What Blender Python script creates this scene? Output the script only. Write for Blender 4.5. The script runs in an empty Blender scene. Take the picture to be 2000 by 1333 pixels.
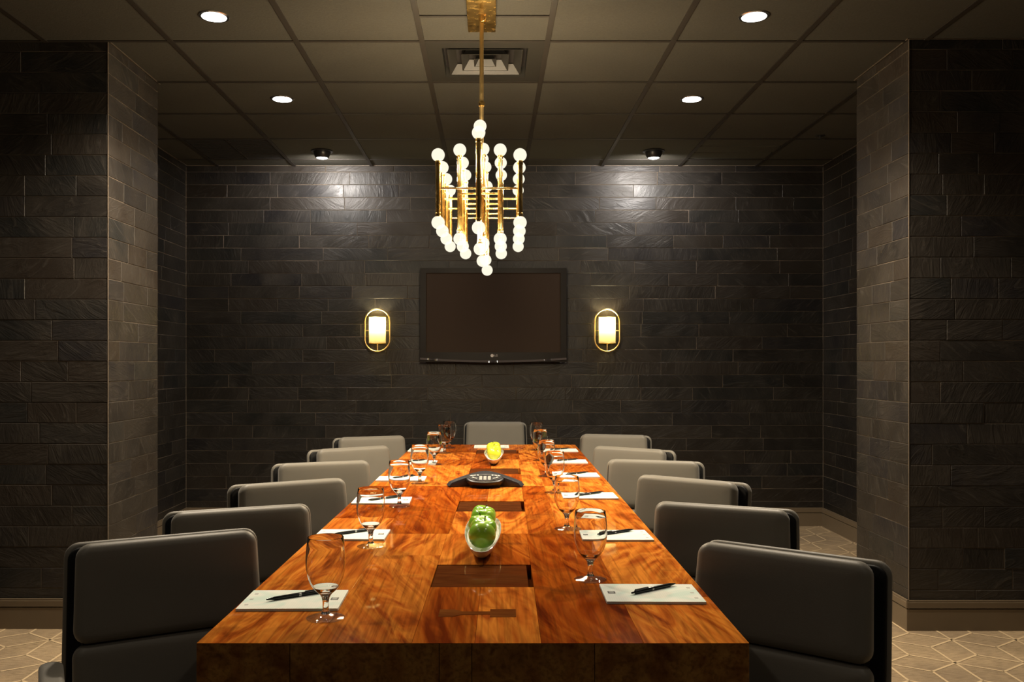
import bpy, bmesh, math, random
from mathutils import Vector, Matrix, Euler

sc = bpy.context.scene
C = sc.collection
R = math.radians
PI = math.pi
rnd = random.Random(7)

# ------------------------------------------------------------------ camera, world, exposure
F = 1690.0                       # focal length in pixels of the 2000 px frame
CX, CY, CH = 957.0, 710.0, 1.29  # vanishing point, camera height
cam_d = bpy.data.cameras.new('camera')
cam = bpy.data.objects.new('camera', cam_d); C.objects.link(cam)
cam_d.sensor_width = 36.0
cam_d.lens = 36.0 * F / 2000.0
cam_d.shift_x = (1000.0 - CX) / 2000.0
cam_d.shift_y = (CY - 666.5) / 2000.0
cam_d.clip_start = 0.05
cam.location = (0, 0, CH)
cam.rotation_euler = (PI / 2, 0, 0)
sc.camera = cam

w = bpy.data.worlds.new('world'); sc.world = w
w.use_nodes = True
w.node_tree.nodes['Background'].inputs[0].default_value = (0.02, 0.018, 0.015, 1)
w.node_tree.nodes['Background'].inputs[1].default_value = 0.3

vs = sc.view_settings
vs.view_transform = 'Standard'; vs.look = 'None'; vs.gamma = 1.0; vs.exposure = 0.31
try: vs.use_curve_mapping = False
except Exception: pass

cy = sc.cycles
cy.max_bounces = 7; cy.diffuse_bounces = 2; cy.glossy_bounces = 3; cy.transmission_bounces = 7; cy.transparent_max_bounces = 8
cy.sample_clamp_indirect = 6.0

# light levels (watts); the lamps themselves are made in their builders
W_BULB = 6.0
W_DOWN = 250.0
W_FAR = 60.0    # the pair nearer the slate wall
W_NEAR = 9.0   # dim unseen pairs towards the camera, added to light the near end
W_EYE = 46.0
W_SCONCE = 22.0
COL_BULB = (1.0, 0.80, 0.52)
COL_DOWN = (1.0, 0.85, 0.66)
COL_SCONCE = (1.0, 0.86, 0.50)

# room
XL, XR, YB, YF, ZC = -2.413, 2.644, 6.865, -2.4, 2.858
ZT = 0.75                        # table top

def hz(y, h):                    # depth of a height h at image row y
    return (CH - h) * F / (y - CY)
def at(px, d):                   # world x of an image column at depth d
    return (px - CX) * d / F

# ------------------------------------------------------------------ materials
MATS = {}
class NT:
    def __init__(s, name):
        m = bpy.data.materials.new(name); m.use_nodes = True
        s.m = m; s.t = m.node_tree; s.n = s.t.nodes; s.l = s.t.links
        s.b = s.n['Principled BSDF']; MATS[name] = m
    def add(s, typ, **kw):
        n = s.n.new(typ)
        for k, v in kw.items():
            if k.startswith('i_'):
                key = k[2:]; key = int(key) if key.isdigit() else key.replace('_', ' ')
                n.inputs[key].default_value = v
            else: setattr(n, k, v)
        return n
    def link(s, a, b): s.l.new(a, b)
    def set(s, **kw):
        for k, v in kw.items():
            s.b.inputs[k.replace('_', ' ')].default_value = v
    def ramp(s, src, stops, interp='LINEAR'):
        r = s.add('ShaderNodeValToRGB'); e = r.color_ramp.elements
        r.color_ramp.interpolation = interp
        while len(e) < len(stops): e.new(0.5)
        for i, (p, c) in enumerate(stops):
            e[i].position = p; e[i].color = (*c, 1) if len(c) == 3 else c
        s.link(src, r.inputs[0]); return r.outputs[0]
    def mix(s, fac, a, b, mode='MIX'):
        n = s.add('ShaderNodeMix', data_type='RGBA', blend_type=mode)
        for sock, v in ((n.inputs[0], fac), (n.inputs[6], a), (n.inputs[7], b)):
            if hasattr(v, 'links') or hasattr(v, 'is_linked'): s.link(v, sock)
            elif isinstance(v, tuple): sock.default_value = (*v, 1) if len(v) == 3 else v
            else: sock.default_value = v
        return n.outputs[2]
    def objcoord(s, rand=True, scale=(1, 1, 1), rot=(0, 0, 0)):
        tc = s.add('ShaderNodeTexCoord'); v = tc.outputs['Object']
        if rand:
            oi = s.add('ShaderNodeObjectInfo')
            mm = s.add('ShaderNodeVectorMath', operation='MULTIPLY_ADD')
            cmb = s.add('ShaderNodeCombineXYZ')
            mul = s.add('ShaderNodeMath', operation='MULTIPLY'); mul.inputs[1].default_value = 37.3
            s.link(oi.outputs['Random'], mul.inputs[0])
            for i in range(3): s.link(mul.outputs[0], cmb.inputs[i])
            ad = s.add('ShaderNodeVectorMath', operation='ADD')
            s.link(v, ad.inputs[0]); s.link(cmb.outputs[0], ad.inputs[1]); v = ad.outputs[0]
            s.rand = oi.outputs['Random']
        mp = s.add('ShaderNodeMapping'); mp.inputs['Scale'].default_value = scale
        mp.inputs['Rotation'].default_value = rot
        s.link(v, mp.inputs[0]); return mp.outputs[0]
    def noise(s, vec, scale=5, detail=4, rough=0.55, dist=0.0):
        n = s.add('ShaderNodeTexNoise'); n.inputs['Scale'].default_value = scale
        n.inputs['Detail'].default_value = detail; n.inputs['Roughness'].default_value = rough
        n.inputs['Distortion'].default_value = dist
        s.link(vec, n.inputs['Vector']); return n.outputs[0]
    def bump(s, h, strength=0.5, dist=0.01):
        b = s.add('ShaderNodeBump'); b.inputs['Strength'].default_value = strength
        b.inputs['Distance'].default_value = dist
        s.link(h, b.inputs['Height']); s.link(b.outputs[0], s.b.inputs['Normal'])
    def color(s, sock): s.link(sock, s.b.inputs['Base Color'])

def plain(name, col, rough=0.5, metal=0.0, spec=0.5, coat=0.0, coatr=0.1, var=0.0, bump=0.0, bscale=200.0, sheen=0.0):
    t = NT(name)
    t.set(Base_Color=(*col, 1), Roughness=rough, Metallic=metal)
    t.b.inputs['Specular IOR Level'].default_value = spec
    t.b.inputs['Coat Weight'].default_value = coat
    t.b.inputs['Coat Roughness'].default_value = coatr
    t.b.inputs['Sheen Weight'].default_value = sheen
    v = t.objcoord(rand=False)
    if var:
        n = t.noise(v, 9, 5)
        t.color(t.mix(n, tuple(max(0, c * (1 - var)) for c in col), tuple(c * (1 + var) for c in col)))
    if bump:
        t.bump(t.noise(v, bscale, 3), 0.6, bump)
    return t.m

# slate
def slate_mat(name, k, chalk_amt):
    t = NT(name)
    v = t.objcoord(True)
    rn = t.rand
    big = t.noise(v, 3.2, 3, 0.62, 0.6)
    vq_ = t.objcoord(True)
    vro = t.add('ShaderNodeVectorRotate', rotation_type='Y_AXIS'); t.link(vq_, vro.inputs['Vector'])
    ang = t.add('ShaderNodeMath', operation='MULTIPLY'); ang.inputs[1].default_value = 19.0; t.link(t.rand, ang.inputs[0]); t.link(ang.outputs[0], vro.inputs['Angle'])
    vr_ = vro.outputs[0]
    mps = t.add('ShaderNodeMapping'); mps.inputs['Scale'].default_value = (3.0, 1, 11.0); t.link(vr_, mps.inputs[0]); vs_ = mps.outputs[0]
    cleft = t.noise(vs_, 1.6, 4, 0.66, 2.2)
    fine = t.noise(v, 60, 2, 0.6)
    c1 = t.ramp(rn, [(0, (.0105, .0092, .0082)), (.25, (.0140, .0118, .0098)), (.45, (.0098, .0098, .0094)), (.62, (.0160, .0125, .0098)), (.8, (.0110, .0100, .0104)), (1, (.0165, .0140, .0112))], 'CONSTANT')
    c2 = t.mix(t.ramp(big, [(.38, (0, 0, 0)), (.72, (.85, .85, .85))]), c1, (.022, .0185, .0150))
    chalk = t.ramp(cleft, [(.56, (0, 0, 0)), (.76, (chalk_amt,) * 3)])
    t.color(t.mix(chalk, t.mix(1.0, c2, (k, k, k), 'MULTIPLY'), (.060, .053, .045)))
    t.link(t.ramp(big, [(.3, (.36, .36, .36)), (.7, (.52, .52, .52))]), t.b.inputs['Roughness'])
    t.b.inputs['Specular IOR Level'].default_value = 0.36
    hsum = t.add('ShaderNodeMath', operation='MULTIPLY_ADD'); t.link(fine, hsum.inputs[0]); hsum.inputs[1].default_value = 0.12; t.link(cleft, hsum.inputs[2])
    t.bump(hsum.outputs[0], 0.55, 0.006)
slate_mat('slate', 1.0, .42)
slate_mat('slate_column', 1.8, .85)  # chalkier, and lightened to stand in for light missing on the column fronts
t = NT('grout')
v = t.objcoord(False)
t.color(t.ramp(t.noise(v, 3.5, 4, .6), [(.32, (.030, .024, .018)), (.50, (.085, .067, .050)), (.70, (.19, .150, .11))]))
t.set(Roughness=.9)
plain('edge_trim', (.17, .135, .10), 0.6, var=.4)
plain('ceiling_angle', (.085, .068, .050), 0.6, var=.3)
plain('wall_plain', (.03, .027, .024), 0.6, var=.3)
# ceiling tile
t = NT('ceiling_tile')
v = t.objcoord(True)
fi = t.noise(v, 110, 2, 0.7)
t.color(t.mix(fi, (.033, .0312, .0245), (.058, .054, .043)))
t.set(Roughness=0.85); t.b.inputs['Specular IOR Level'].default_value = 0.2
t.bump(fi, 0.5, 0.002)
plain('tee', (.020, .016, .012), 0.5)
plain('vent_metal', (.017, .0155, .012), 0.5, var=.1)
plain('vent_dark', (.012, .010, .009), 0.7)
plain('baseboard', (.135, .102, .066), 0.42, var=.08)
plain('black_plastic', (.012, .012, .013), 0.35)
plain('phone_plastic', (.022, .023, .028), 0.38, bump=.0004, bscale=900)
plain('key_grey', (.42, .41, .38), 0.4)
plain('lcd', (.07, .075, .055), 0.25)
plain('tv_black', (.010, .0080, .007), 0.4, spec=.15)
plain('tv_screen', (.040, .0285, .0215), 0.5, spec=.0)
plain('tv_lip', (.055, .045, .040), 0.18, coat=.6)
plain('logo_silver', (.45, .42, .40), 0.4)
t = NT('brass'); t.set(Base_Color=(.72, .46, .14, 1), Metallic=1.0, Roughness=0.22)
v = t.objcoord(False); t.link(t.ramp(t.noise(v, 40, 3), [(.3, (.18,)*3), (.7, (.30,)*3)]), t.b.inputs['Roughness'])
t = NT('brass_satin'); t.set(Base_Color=(.78, .56, .24, 1), Metallic=1.0, Roughness=0.36)
v = t.objcoord(False); t.link(t.ramp(t.noise(v, 30, 3), [(.3, (.30,)*3), (.7, (.42,)*3)]), t.b.inputs['Roughness'])
plain('chrome', (.6, .6, .6), 0.2, metal=1.0)

# leather
t = NT('leather')
v = t.objcoord(False)
n1 = t.noise(v, 420, 1, .6); n2 = t.noise(v, 7, 1)
t.color(t.mix(n2, (.132, .123, .103), (.160, .149, .124)))
t.set(Roughness=0.5); t.b.inputs['Specular IOR Level'].default_value = 0.35
t.b.inputs['Sheen Weight'].default_value = .12; t.b.inputs['Sheen Roughness'].default_value = .5
t.bump(n1, 0.25, 0.0006)

plain('shell_black', (.006, .006, .006), 0.6, spec=.2)
# wood
def wood(name, stops, tint_hi, coat=.55, gr=(1, 1, 1)):
    t = NT(name)
    vq = t.objcoord(True); rn = t.rand
    vro = t.add('ShaderNodeVectorRotate', rotation_type='Z_AXIS'); t.link(vq, vro.inputs['Vector'])
    an = t.add('ShaderNodeMath', operation='SINE'); m8 = t.add('ShaderNodeMath', operation='MULTIPLY'); m8.inputs[1].default_value = 71.0
    t.link(rn, m8.inputs[0]); t.link(m8.outputs[0], an.inputs[0])
    a2 = t.add('ShaderNodeMath', operation='MULTIPLY'); a2.inputs[1].default_value = .28; t.link(an.outputs[0], a2.inputs[0]); t.link(a2.outputs[0], vro.inputs['Angle'])
    mpf = t.add('ShaderNodeMapping'); mpf.inputs['Scale'].default_value = (9 * gr[0], 1.5 * gr[1], 9 * gr[2]); t.link(vro.outputs[0], mpf.inputs[0]); v = mpf.outputs[0]
    fig = t.noise(v, 1.5, 3, .5, 1.8)
    wv = t.add('ShaderNodeTexWave', wave_type='BANDS', bands_direction='X'); wv.inputs['Scale'].default_value = .45; wv.inputs['Distortion'].default_value = 7.0
    wv.inputs['Detail'].default_value = 2.0; wv.inputs['Detail Scale'].default_value = .8; t.link(v, wv.inputs[0])
    v2 = t.objcoord(True, scale=(70 * gr[0], 2.5 * gr[1], 70 * gr[2]))
    streak = t.noise(v2, 1.5, 2, .6, .3)
    v3 = t.objcoord(True)
    cloud = t.noise(v3, 6.0, 2, .55, 1.0)
    base = t.ramp(fig, stops)
    a = t.mix(t.ramp(rn, [(0, (0.0,)*3), (.12, (1,)*3), (.28, (.2,)*3), (.42, (1,)*3), (.56, (0,)*3), (.7, (.8,)*3), (.84, (.1,)*3), (1, (1,)*3)], 'CONSTANT'), base, tint_hi, 'MULTIPLY')
    b_ = t.mix(t.ramp(streak, [(.33, (.42,)*3), (.55, (0,)*3)]), a, (.040, .010, .003))
    b_ = t.mix(t.ramp(wv.outputs[1], [(.0, (.30,)*3), (.40, (0,)*3)]), b_, (.14, .026, .004))
    c_ = t.mix(t.ramp(cloud, [(.58, (0,)*3), (.78, (.6,)*3)]), b_, (.085, .022, .006))
    t.color(c_)
    t.set(Roughness=0.5); t.b.inputs['Specular IOR Level'].default_value = 0.0
    t.b.inputs['Coat Weight'].default_value = coat
    t.b.inputs['Coat Roughness'].default_value = 0.04
    t.bump(streak, 0.06, 0.0008)
    return t.m
wood('wood', [(.30, (.21, .042, .007)), (.43, (.46, .120, .015)), (.56, (.62, .215, .029)), (.70, (.34, .075, .011))], (.52, .36, .26), .22)
wood('wood_dark', [(.3, (.050, .014, .004)), (.5, (.090, .027, .007)), (.7, (.065, .018, .005))], (.8, .8, .8), .22, (1/9., 7, 1))
MATS['wood_dark'].node_tree.nodes['Principled BSDF'].inputs['Roughness'].default_value = .5
wood('wood_end', [(.30, (.26, .120, .035)), (.46, (.44, .225, .065)), (.58, (.54, .300, .085)), (.72, (.34, .165, .048))], (.7, .65, .6), .25, (1, 6, 1))

wood('wood_inlay', [(.3, (.13, .042, .010)), (.5, (.20, .072, .016)), (.7, (.15, .050, .012))], (.85, .85, .85), .22, (1/9., 7, 1))

# carpet
t = NT('carpet')
tc = t.add('ShaderNodeTexCoord'); v = tc.outputs['Object']
mp = t.add('ShaderNodeMapping'); mp.inputs['Scale'].default_value = (1, 1, 1); t.link(v, mp.inputs[0]); v = mp.outputs[0]
mp2 = t.add('ShaderNodeMapping'); mp2.inputs['Scale'].default_value = (22, 170, 1); mp2.inputs['Rotation'].default_value = (0, 0, R(35)); t.link(tc.outputs['Object'], mp2.inputs[0])
strk = t.noise(mp2.outputs[0], 1, 3, .6)
blot = t.noise(v, 1.7, 3, .55, .4)
fin = t.noise(v, 260, 2, .7)
a = t.mix(t.ramp(blot, [(.42, (0,)*3), (.60, (1,)*3)]), (.36, .270, .165), (.25, .190, .125))
b = t.mix(t.ramp(strk, [(.42, (0,)*3), (.66, (.75,)*3)]), a, (.13, .094, .058))
t.color(t.mix(t.ramp(fin, [(.3, (0,)*3), (.8, (.45,)*3)]), b, (.16, .12, .075)))
t.set(Roughness=0.95); t.b.inputs['Specular IOR Level'].default_value = 0.1
t.bump(fin, .6, .004)
plain('carpet_line', (.44, .335, .205), 0.95, var=.15, spec=.1, bump=.003, bscale=260)

# paper
t = NT('paper')
tc = t.add('ShaderNodeTexCoord'); v = tc.outputs['Object']
wv = t.add('ShaderNodeTexWave', wave_type='BANDS', bands_direction='X'); wv.inputs['Scale'].default_value = 62; t.link(v, wv.inputs[0])
n = t.noise(v, 9, 2, .4, 1.5)
base = t.mix(t.ramp(n, [(.45, (0,)*3), (.60, (1,)*3)]), (.74, .78, .72), (.56, .72, .66))
t.color(t.mix(t.ramp(wv.outputs[1], [(.0, (.14,)*3), (.25, (0,)*3)]), base, (.45, .5, .48)))
t.set(Roughness=.7)
plain('ink', (.02, .02, .022), .5)
plain('ink_grey', (.42, .43, .41), .6)
plain('ceramic', (.80, .79, .75), .12, coat=.4)
plain('pen_black', (.006, .008, .009), .25)
plain('rubber', (.02, .02, .02), .7)
plain('stem_brown', (.05, .028, .012), .7)

# apple
def apple_mat(name, c_lo, c_hi):
    t = NT(name)
    v = t.objcoord(True)
    n = t.noise(v, 22, 4, .5)
    sp = t.noise(v, 320, 2, .5)
    base = t.mix(t.ramp(n, [(.3, (0,)*3), (.75, (1,)*3)]), c_lo, c_hi)
    t.color(t.mix(t.ramp(sp, [(.66, (0,)*3), (.74, (.5,)*3)]), base, (.55, .62, .25)))
    t.set(Roughness=.24); t.b.inputs['Coat Weight'].default_value = .3
    t.b.inputs['Subsurface Weight'].default_value = 0.0
apple_mat('apple_green', (.20, .54, .028), (.46, .74, .060))
apple_mat('apple_yellow', (.55, .62, .03), (.70, .72, .05))

# glass
t = NT('glass')
t.set(Base_Color=(1, 1, 1, 1), Roughness=0.0, IOR=1.46)
t.b.inputs['Transmission Weight'].default_value = 1.0
# thin drinking-glass wall: clear with a mirror-like sheen that grows at the edges
m_ = bpy.data.materials.new('thin_glass'); m_.use_nodes = True; nt = m_.node_tree
for n in list(nt.nodes): nt.nodes.remove(n)
o_ = nt.nodes.new('ShaderNodeOutputMaterial'); tr_ = nt.nodes.new('ShaderNodeBsdfTransparent'); gl_ = nt.nodes.new('ShaderNodeBsdfGlossy')
fr_ = nt.nodes.new('ShaderNodeLayerWeight'); pw_ = nt.nodes.new('ShaderNodeMath'); pw_.operation = 'POWER'; pw_.inputs[1].default_value = 3.0; ma_ = nt.nodes.new('ShaderNodeMath'); ma_.operation = 'MULTIPLY_ADD'; ma_.inputs[1].default_value = .60; ma_.inputs[2].default_value = .13; mx_ = nt.nodes.new('ShaderNodeMixShader')
tr_.inputs[0].default_value = (.985, .985, .98, 1); gl_.inputs['Roughness'].default_value = .03; fr_.inputs[0].default_value = .5
nt.links.new(fr_.outputs['Facing'], pw_.inputs[0]); nt.links.new(pw_.outputs[0], ma_.inputs[0]); nt.links.new(ma_.outputs[0], mx_.inputs[0]); nt.links.new(tr_.outputs[0], mx_.inputs[1]); nt.links.new(gl_.outputs[0], mx_.inputs[2]); nt.links.new(mx_.outputs[0], o_.inputs[0])
MATS['thin_glass'] = m_

def emitter(name, col, strength):
    m = bpy.data.materials.new(name); m.use_nodes = True; nt = m.node_tree
    for n in list(nt.nodes): nt.nodes.remove(n)
    o = nt.nodes.new('ShaderNodeOutputMaterial'); e = nt.nodes.new('ShaderNodeEmission')
    e.inputs[0].default_value = (*col, 1); e.inputs[1].default_value = strength
    nt.links.new(e.outputs[0], o.inputs[0]); MATS[name] = m
    return m
emitter('lens', (1.0, .95, .88), 9.0)
emitter('eye_lens', (1.0, .95, .90), 6.0)

def globe(name, col, strength, clear):
    """frosted bulb glass: glows and lets the filament's light through"""
    m = bpy.data.materials.new(name); m.use_nodes = True; nt = m.node_tree
    for n in list(nt.nodes): nt.nodes.remove(n)
    o = nt.nodes.new('ShaderNodeOutputMaterial'); e = nt.nodes.new('ShaderNodeEmission')
    tr = nt.nodes.new('ShaderNodeBsdfTransparent'); mx = nt.nodes.new('ShaderNodeMixShader')
    e.inputs[0].default_value = (*col, 1); e.inputs[1].default_value = strength
    mx.inputs[0].default_value = clear
    nt.links.new(e.outputs[0], mx.inputs[1]); nt.links.new(tr.outputs[0], mx.inputs[2])
    nt.links.new(mx.outputs[0], o.inputs[0]); MATS[name] = m
    m.cycles.emission_sampling = 'NONE'      # the lamp inside carries the light
globe('bulb_glass', (1.0, .92, .74), 1.07, 0.45)

# translucent lamp shade
t = NT('shade')
t.set(Base_Color=(.86, .72, .42, 1), Roughness=.6)
tl = t.add('ShaderNodeBsdfTranslucent'); tl.inputs[0].default_value = (.20, .172, .095, 1)
mx = t.add('ShaderNodeMixShader'); mx.inputs[0].default_value = .72
t.link(t.b.outputs[0], mx.inputs[1]); t.link(tl.outputs[0], mx.inputs[2])
t.link(mx.outputs[0], t.n['Material Output'].inputs[0])

# ------------------------------------------------------------------ mesh helpers
class MB:
    def __init__(s): s.v = []; s.f = []
    def quad(s, pts):
        b = len(s.v); s.v += [tuple(p) for p in pts]; s.f.append(tuple(range(b, b + len(pts)))); return s
    def hexa(s, bot, top):
        b = len(s.v); s.v += [tuple(p) for p in bot] + [tuple(p) for p in top]
        s.f += [(b+3, b+2, b+1, b), (b+4, b+5, b+6, b+7)] + [(b+i, b+(i+1) % 4, b+4+(i+1) % 4, b+4+i) for i in range(4)]
        return s
    def box(s, x0, x1, y0, y1, z0, z1):
        return s.hexa([(x0, y0, z0), (x1, y0, z0), (x1, y1, z0), (x0, y1, z0)], [(x0, y0, z1), (x1, y0, z1), (x1, y1, z1), (x0, y1, z1)])
    def lathe(s, prof, seg=24, c=(0, 0, 0), axis='Z', close=True):
        b = len(s.v); n = len(prof)
        for r, z in prof:
            for i in range(seg):
                a = 2 * PI * i / seg
                p = (r * math.cos(a), r * math.sin(a), z)
                if axis == 'X': p = (p[2], p[0], p[1])
                if axis == 'Y': p = (p[1], p[2], p[0])
                s.v.append((p[0] + c[0], p[1] + c[1], p[2] + c[2]))
        for j in range(n - 1):
            for i in range(seg):
                k = (i + 1) % seg
                s.f.append((b+j*seg+i, b+j*seg+k, b+(j+1)*seg+k, b+(j+1)*seg+i))
        if close:
            s.f.append(tuple(b + i for i in range(seg))[::-1]); s.f.append(tuple(b + (n-1)*seg + i for i in range(seg)))
        return s
    def tube(s, pts, r, seg=10, closed=False):
        pts = [Vector(p) for p in pts]; n = len(pts); b = len(s.v); up = None
        for i, p in enumerate(pts):
            if closed: d = pts[(i+1) % n] - pts[i-1]
            else: d = pts[min(i+1, n-1)] - pts[max(i-1, 0)]
            d.normalize()
            if up is None: up = Vector((0, 0, 1)) if abs(d.z) < .9 else Vector((1, 0, 0))
            x = d.cross(up).normalized(); up = x.cross(d).normalized()
            rr = r[i] if isinstance(r, (list, tuple)) else r
            for k in range(seg):
                a = 2 * PI * k / seg
                s.v.append(tuple(p + rr * (math.cos(a) * x + math.sin(a) * up)))
        m = n if closed else n - 1
        for i in range(m):
            j = (i + 1) % n
            for k in range(seg):
                q = (k + 1) % seg
                s.f.append((b+i*seg+k, b+i*seg+q, b+j*seg+q, b+j*seg+k))
        if not closed:
            s.f.append(tuple(b + k for k in range(seg))[::-1]); s.f.append(tuple(b + (n-1)*seg + k for k in range(seg)))
        return s
    def mesh(s, name, mat, smooth=False, bevel=0.0, bseg=2):
        me = bpy.data.meshes.new(name)
        bm = bmesh.new()
        vv = [bm.verts.new(p) for p in s.v]
        for f in s.f:
            try: bm.faces.new([vv[i] for i in f])
            except ValueError: pass
        bmesh.ops.remove_doubles(bm, verts=bm.verts, dist=1e-6)
        bmesh.ops.recalc_face_normals(bm, faces=bm.faces)
        if bevel > 0:
            ed = [e for e in bm.edges if len(e.link_faces) == 2 and e.calc_face_angle(0) > .5]
            bmesh.ops.bevel(bm, geom=ed, offset=bevel, segments=bseg, profile=.5, affect='EDGES', clamp_overlap=True)
        bm.to_mesh(me); bm.free()
        if smooth:
            for p in me.polygons: p.use_smooth = True
            try: me.set_sharp_from_angle(angle=R(42))
            except Exception: pass
        me.materials.append(MATS[mat] if isinstance(mat, str) else mat)
        return me
    def build(s, name, mat, parent=None, smooth=False, bevel=0.0, bseg=2, loc=None):
        return link(name, s.mesh(name, mat, smooth, bevel, bseg), parent, loc)

def link(name, me, parent=None, loc=None, rot=None):
    o = bpy.data.objects.new(name, me); C.objects.link(o)
    if parent is not None: o.parent = parent
    if loc is not None: o.location = loc
    if rot is not None: o.rotation_euler = rot
    return o
def thing(name, label, cat, loc=(0, 0, 0), rz=0.0, group=None):
    o = bpy.data.objects.new(name, None); C.objects.link(o); o.empty_display_size = .1
    o.location = loc; o.rotation_euler = (0, 0, rz)
    return tag(o, label, cat, group)
def tag(o, label, cat, group=None):
    o['label'] = label; o['category'] = cat
    if group: o['group'] = group
    return o
def struct(o, label=None):
    o['kind'] = 'structure'
    if label: o['label'] = label
    return o
def dup(root):
    r = root.copy(); C.objects.link(r)
    for ch in root.children:
        c = ch.copy(); C.objects.link(c); c.parent = r
        for g in ch.children:
            d = g.copy(); C.objects.link(d); d.parent = c
    return r
def lamp(name, typ, energy, col, loc, parent=None, size=.02, **kw):
    d = bpy.data.lights.new(name, typ); d.energy = energy; d.color = col; d.shadow_soft_size = size
    for k, v in kw.items(): setattr(d, k, v)
    o = bpy.data.objects.new(name, d); C.objects.link(o); o.location = loc
    if parent is not None: o.parent = parent
    return o
def aim(o, d):
    o.rotation_euler = Vector(d).to_track_quat('-Z', 'Y').to_euler()

def slab(w_, h_, t_, rc, re, curve=0.0, puff=0.0, seg=6, nx=10, taper=0.0):
    """soft pad: rounded rectangle in x-z, thickness along y (front at y=0, back at y=t), edges rolled by re"""
    m = MB()
    def outline(inset):
        a, b = w_/2 - inset, h_/2 - inset; r = max(rc - inset, .002); pts = []
        for (sx, sz, a0) in ((1, 1, 0), (-1, 1, 90), (-1, -1, 180), (1, -1, 270)):
            for i in range(seg + 1):
                an = R(a0 + 90 * i / seg)
                pts.append((sx * (a - r) + r * math.cos(an), sz * (b - r) + r * math.sin(an)))
        # densify the long top and bottom edges
        out = []
        for i, p in enumerate(pts):
            q = pts[(i + 1) % len(pts)]; out.append(p)
            if abs(p[0] - q[0]) > w_ * .4:
                for k in range(1, nx): out.append((p[0] + (q[0]-p[0]) * k / nx, p[1] + (q[1]-p[1]) * k / nx))
        return out
    def place(p, y):
        x, z = p; x *= 1 + taper * z
        return (x, y - curve * x * x, z)
    rings = []
    K = 4
    for k in range(K + 1):
        a = R(90 * k / K); rings.append((re * (1 - math.sin(a)), re * (1 - math.cos(a))))
    fr = [(i, y) for i, y in rings]                         # (inset, depth) at the front edge
    bk = [(i, t_ - y) for i, y in reversed(rings)]
    loops = [[place(p, y) for p in outline(i)] for i, y in fr + bk]
    n = len(loops[0])
    for L in loops: m.v += L
    for j in range(len(loops) - 1):
        for i in range(n):
            k = (i + 1) % n; m.f.append((j*n+i, j*n+k, (j+1)*n+k, (j+1)*n+i))
    # puffed faces: concentric insets so the cushion bulges
    for base, sgn, y0 in ((0, -1, 0.0), ((len(loops)-1)*n, 1, t_)):
        prev = base
        steps = (.18, .45, .75)
        for q in steps:
            b = len(m.v)
            for (x, z) in outline(re):
                xx, zz = x * (1 - q), z * (1 - q)
                p = place((xx, zz), y0 + sgn * puff * (1 - (1 - q) ** 2.5)); m.v.append(p)
            for i in range(n):
                k = (i + 1) % n; m.f.append((prev+i, prev+k, b+k, b+i))
            prev = b
        m.f.append(tuple(prev + i for i in range(n)))
    return m

# ------------------------------------------------------------------ slates
PITCH = (ZC - .144) / 27.0
GAP = .0030
_sm = {}
def slate_mesh(L, H, mat):
    key = (round(L, 3), round(H, 4), mat)
    if key not in _sm:
        m = MB(); a, h, c = L/2, H/2, .0018; T = .010
        o = [(-a, -h), (a, -h), (a, h), (-a, h)]; i = [(-a+c, -h+c), (a-c, -h+c), (a-c, h-c), (-a+c, h-c)]
        m.v = [(x, 0, z) for x, z in o] + [(x, T - c, z) for x, z in o] + [(x, T, z) for x, z in i]
        m.f = [(8, 9, 10, 11)] + [(4+k, 4+(k+1) % 4, 8+(k+1) % 4, 8+k) for k in range(4)] + [(k, (k+1) % 4, 4+(k+1) % 4, 4+k) for k in range(4)]
        _sm[key] = m.mesh('slate', mat)
    return _sm[key]
def lay_slates(parent, p0, u, n, length, lo, hi, seed, z0=.144, z1=ZC):
    """courses of slates on a vertical face: p0 lower corner, u along, n outwards"""
    rg = random.Random(seed); u = Vector(u); n = Vector(n); p0 = Vector(p0)
    ang = math.atan2(u.y, u.x)
    # local +y must point along n
    flip = Vector((-math.sin(ang), math.cos(ang), 0)).dot(n) < 0
    rows = []; z = z1 - PITCH / 2; rows.append((z, z1))
    while z - PITCH > z0 + .005: rows.append((z - PITCH, z)); z -= PITCH
    rows.append((z0, z))
    for (a, b) in rows:
        s = 0.0; cuts = [0.0]; first = True
        while True:
            L = round(rg.uniform(lo, hi), 2)
            if first: L = round(L * rg.uniform(.45, 1), 2); first = False
            if s + L > length - lo * .6:
                break
            s += L; cuts.append(s)
        cuts.append(length)
        for i in range(len(cuts) - 1):
            L = cuts[i+1] - cuts[i] - GAP; H = b - a - GAP
            if L < .02 or H < .01: continue
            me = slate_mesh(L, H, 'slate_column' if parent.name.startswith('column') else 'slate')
            c = p0 + u * ((cuts[i] + cuts[i+1]) / 2) + n * rg.uniform(-.0086, -.0066); c.z = (a + b) / 2
            o = link('slate', me, parent, c)
            o.rotation_euler = (R(rg.uniform(-.30, .30)), 0, ang + (PI if flip else 0) + R(rg.uniform(-.10, .10)))

# ------------------------------------------------------------------ structure
G = .0                          # grout face
fl = struct(MB().box(XL - .3, XR + .3, YF - .1, YB + .1, -.05, 0).build('floor', 'carpet'))
fl['label'] = 'tan carpet with cream diamond lattice lines'
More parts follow.
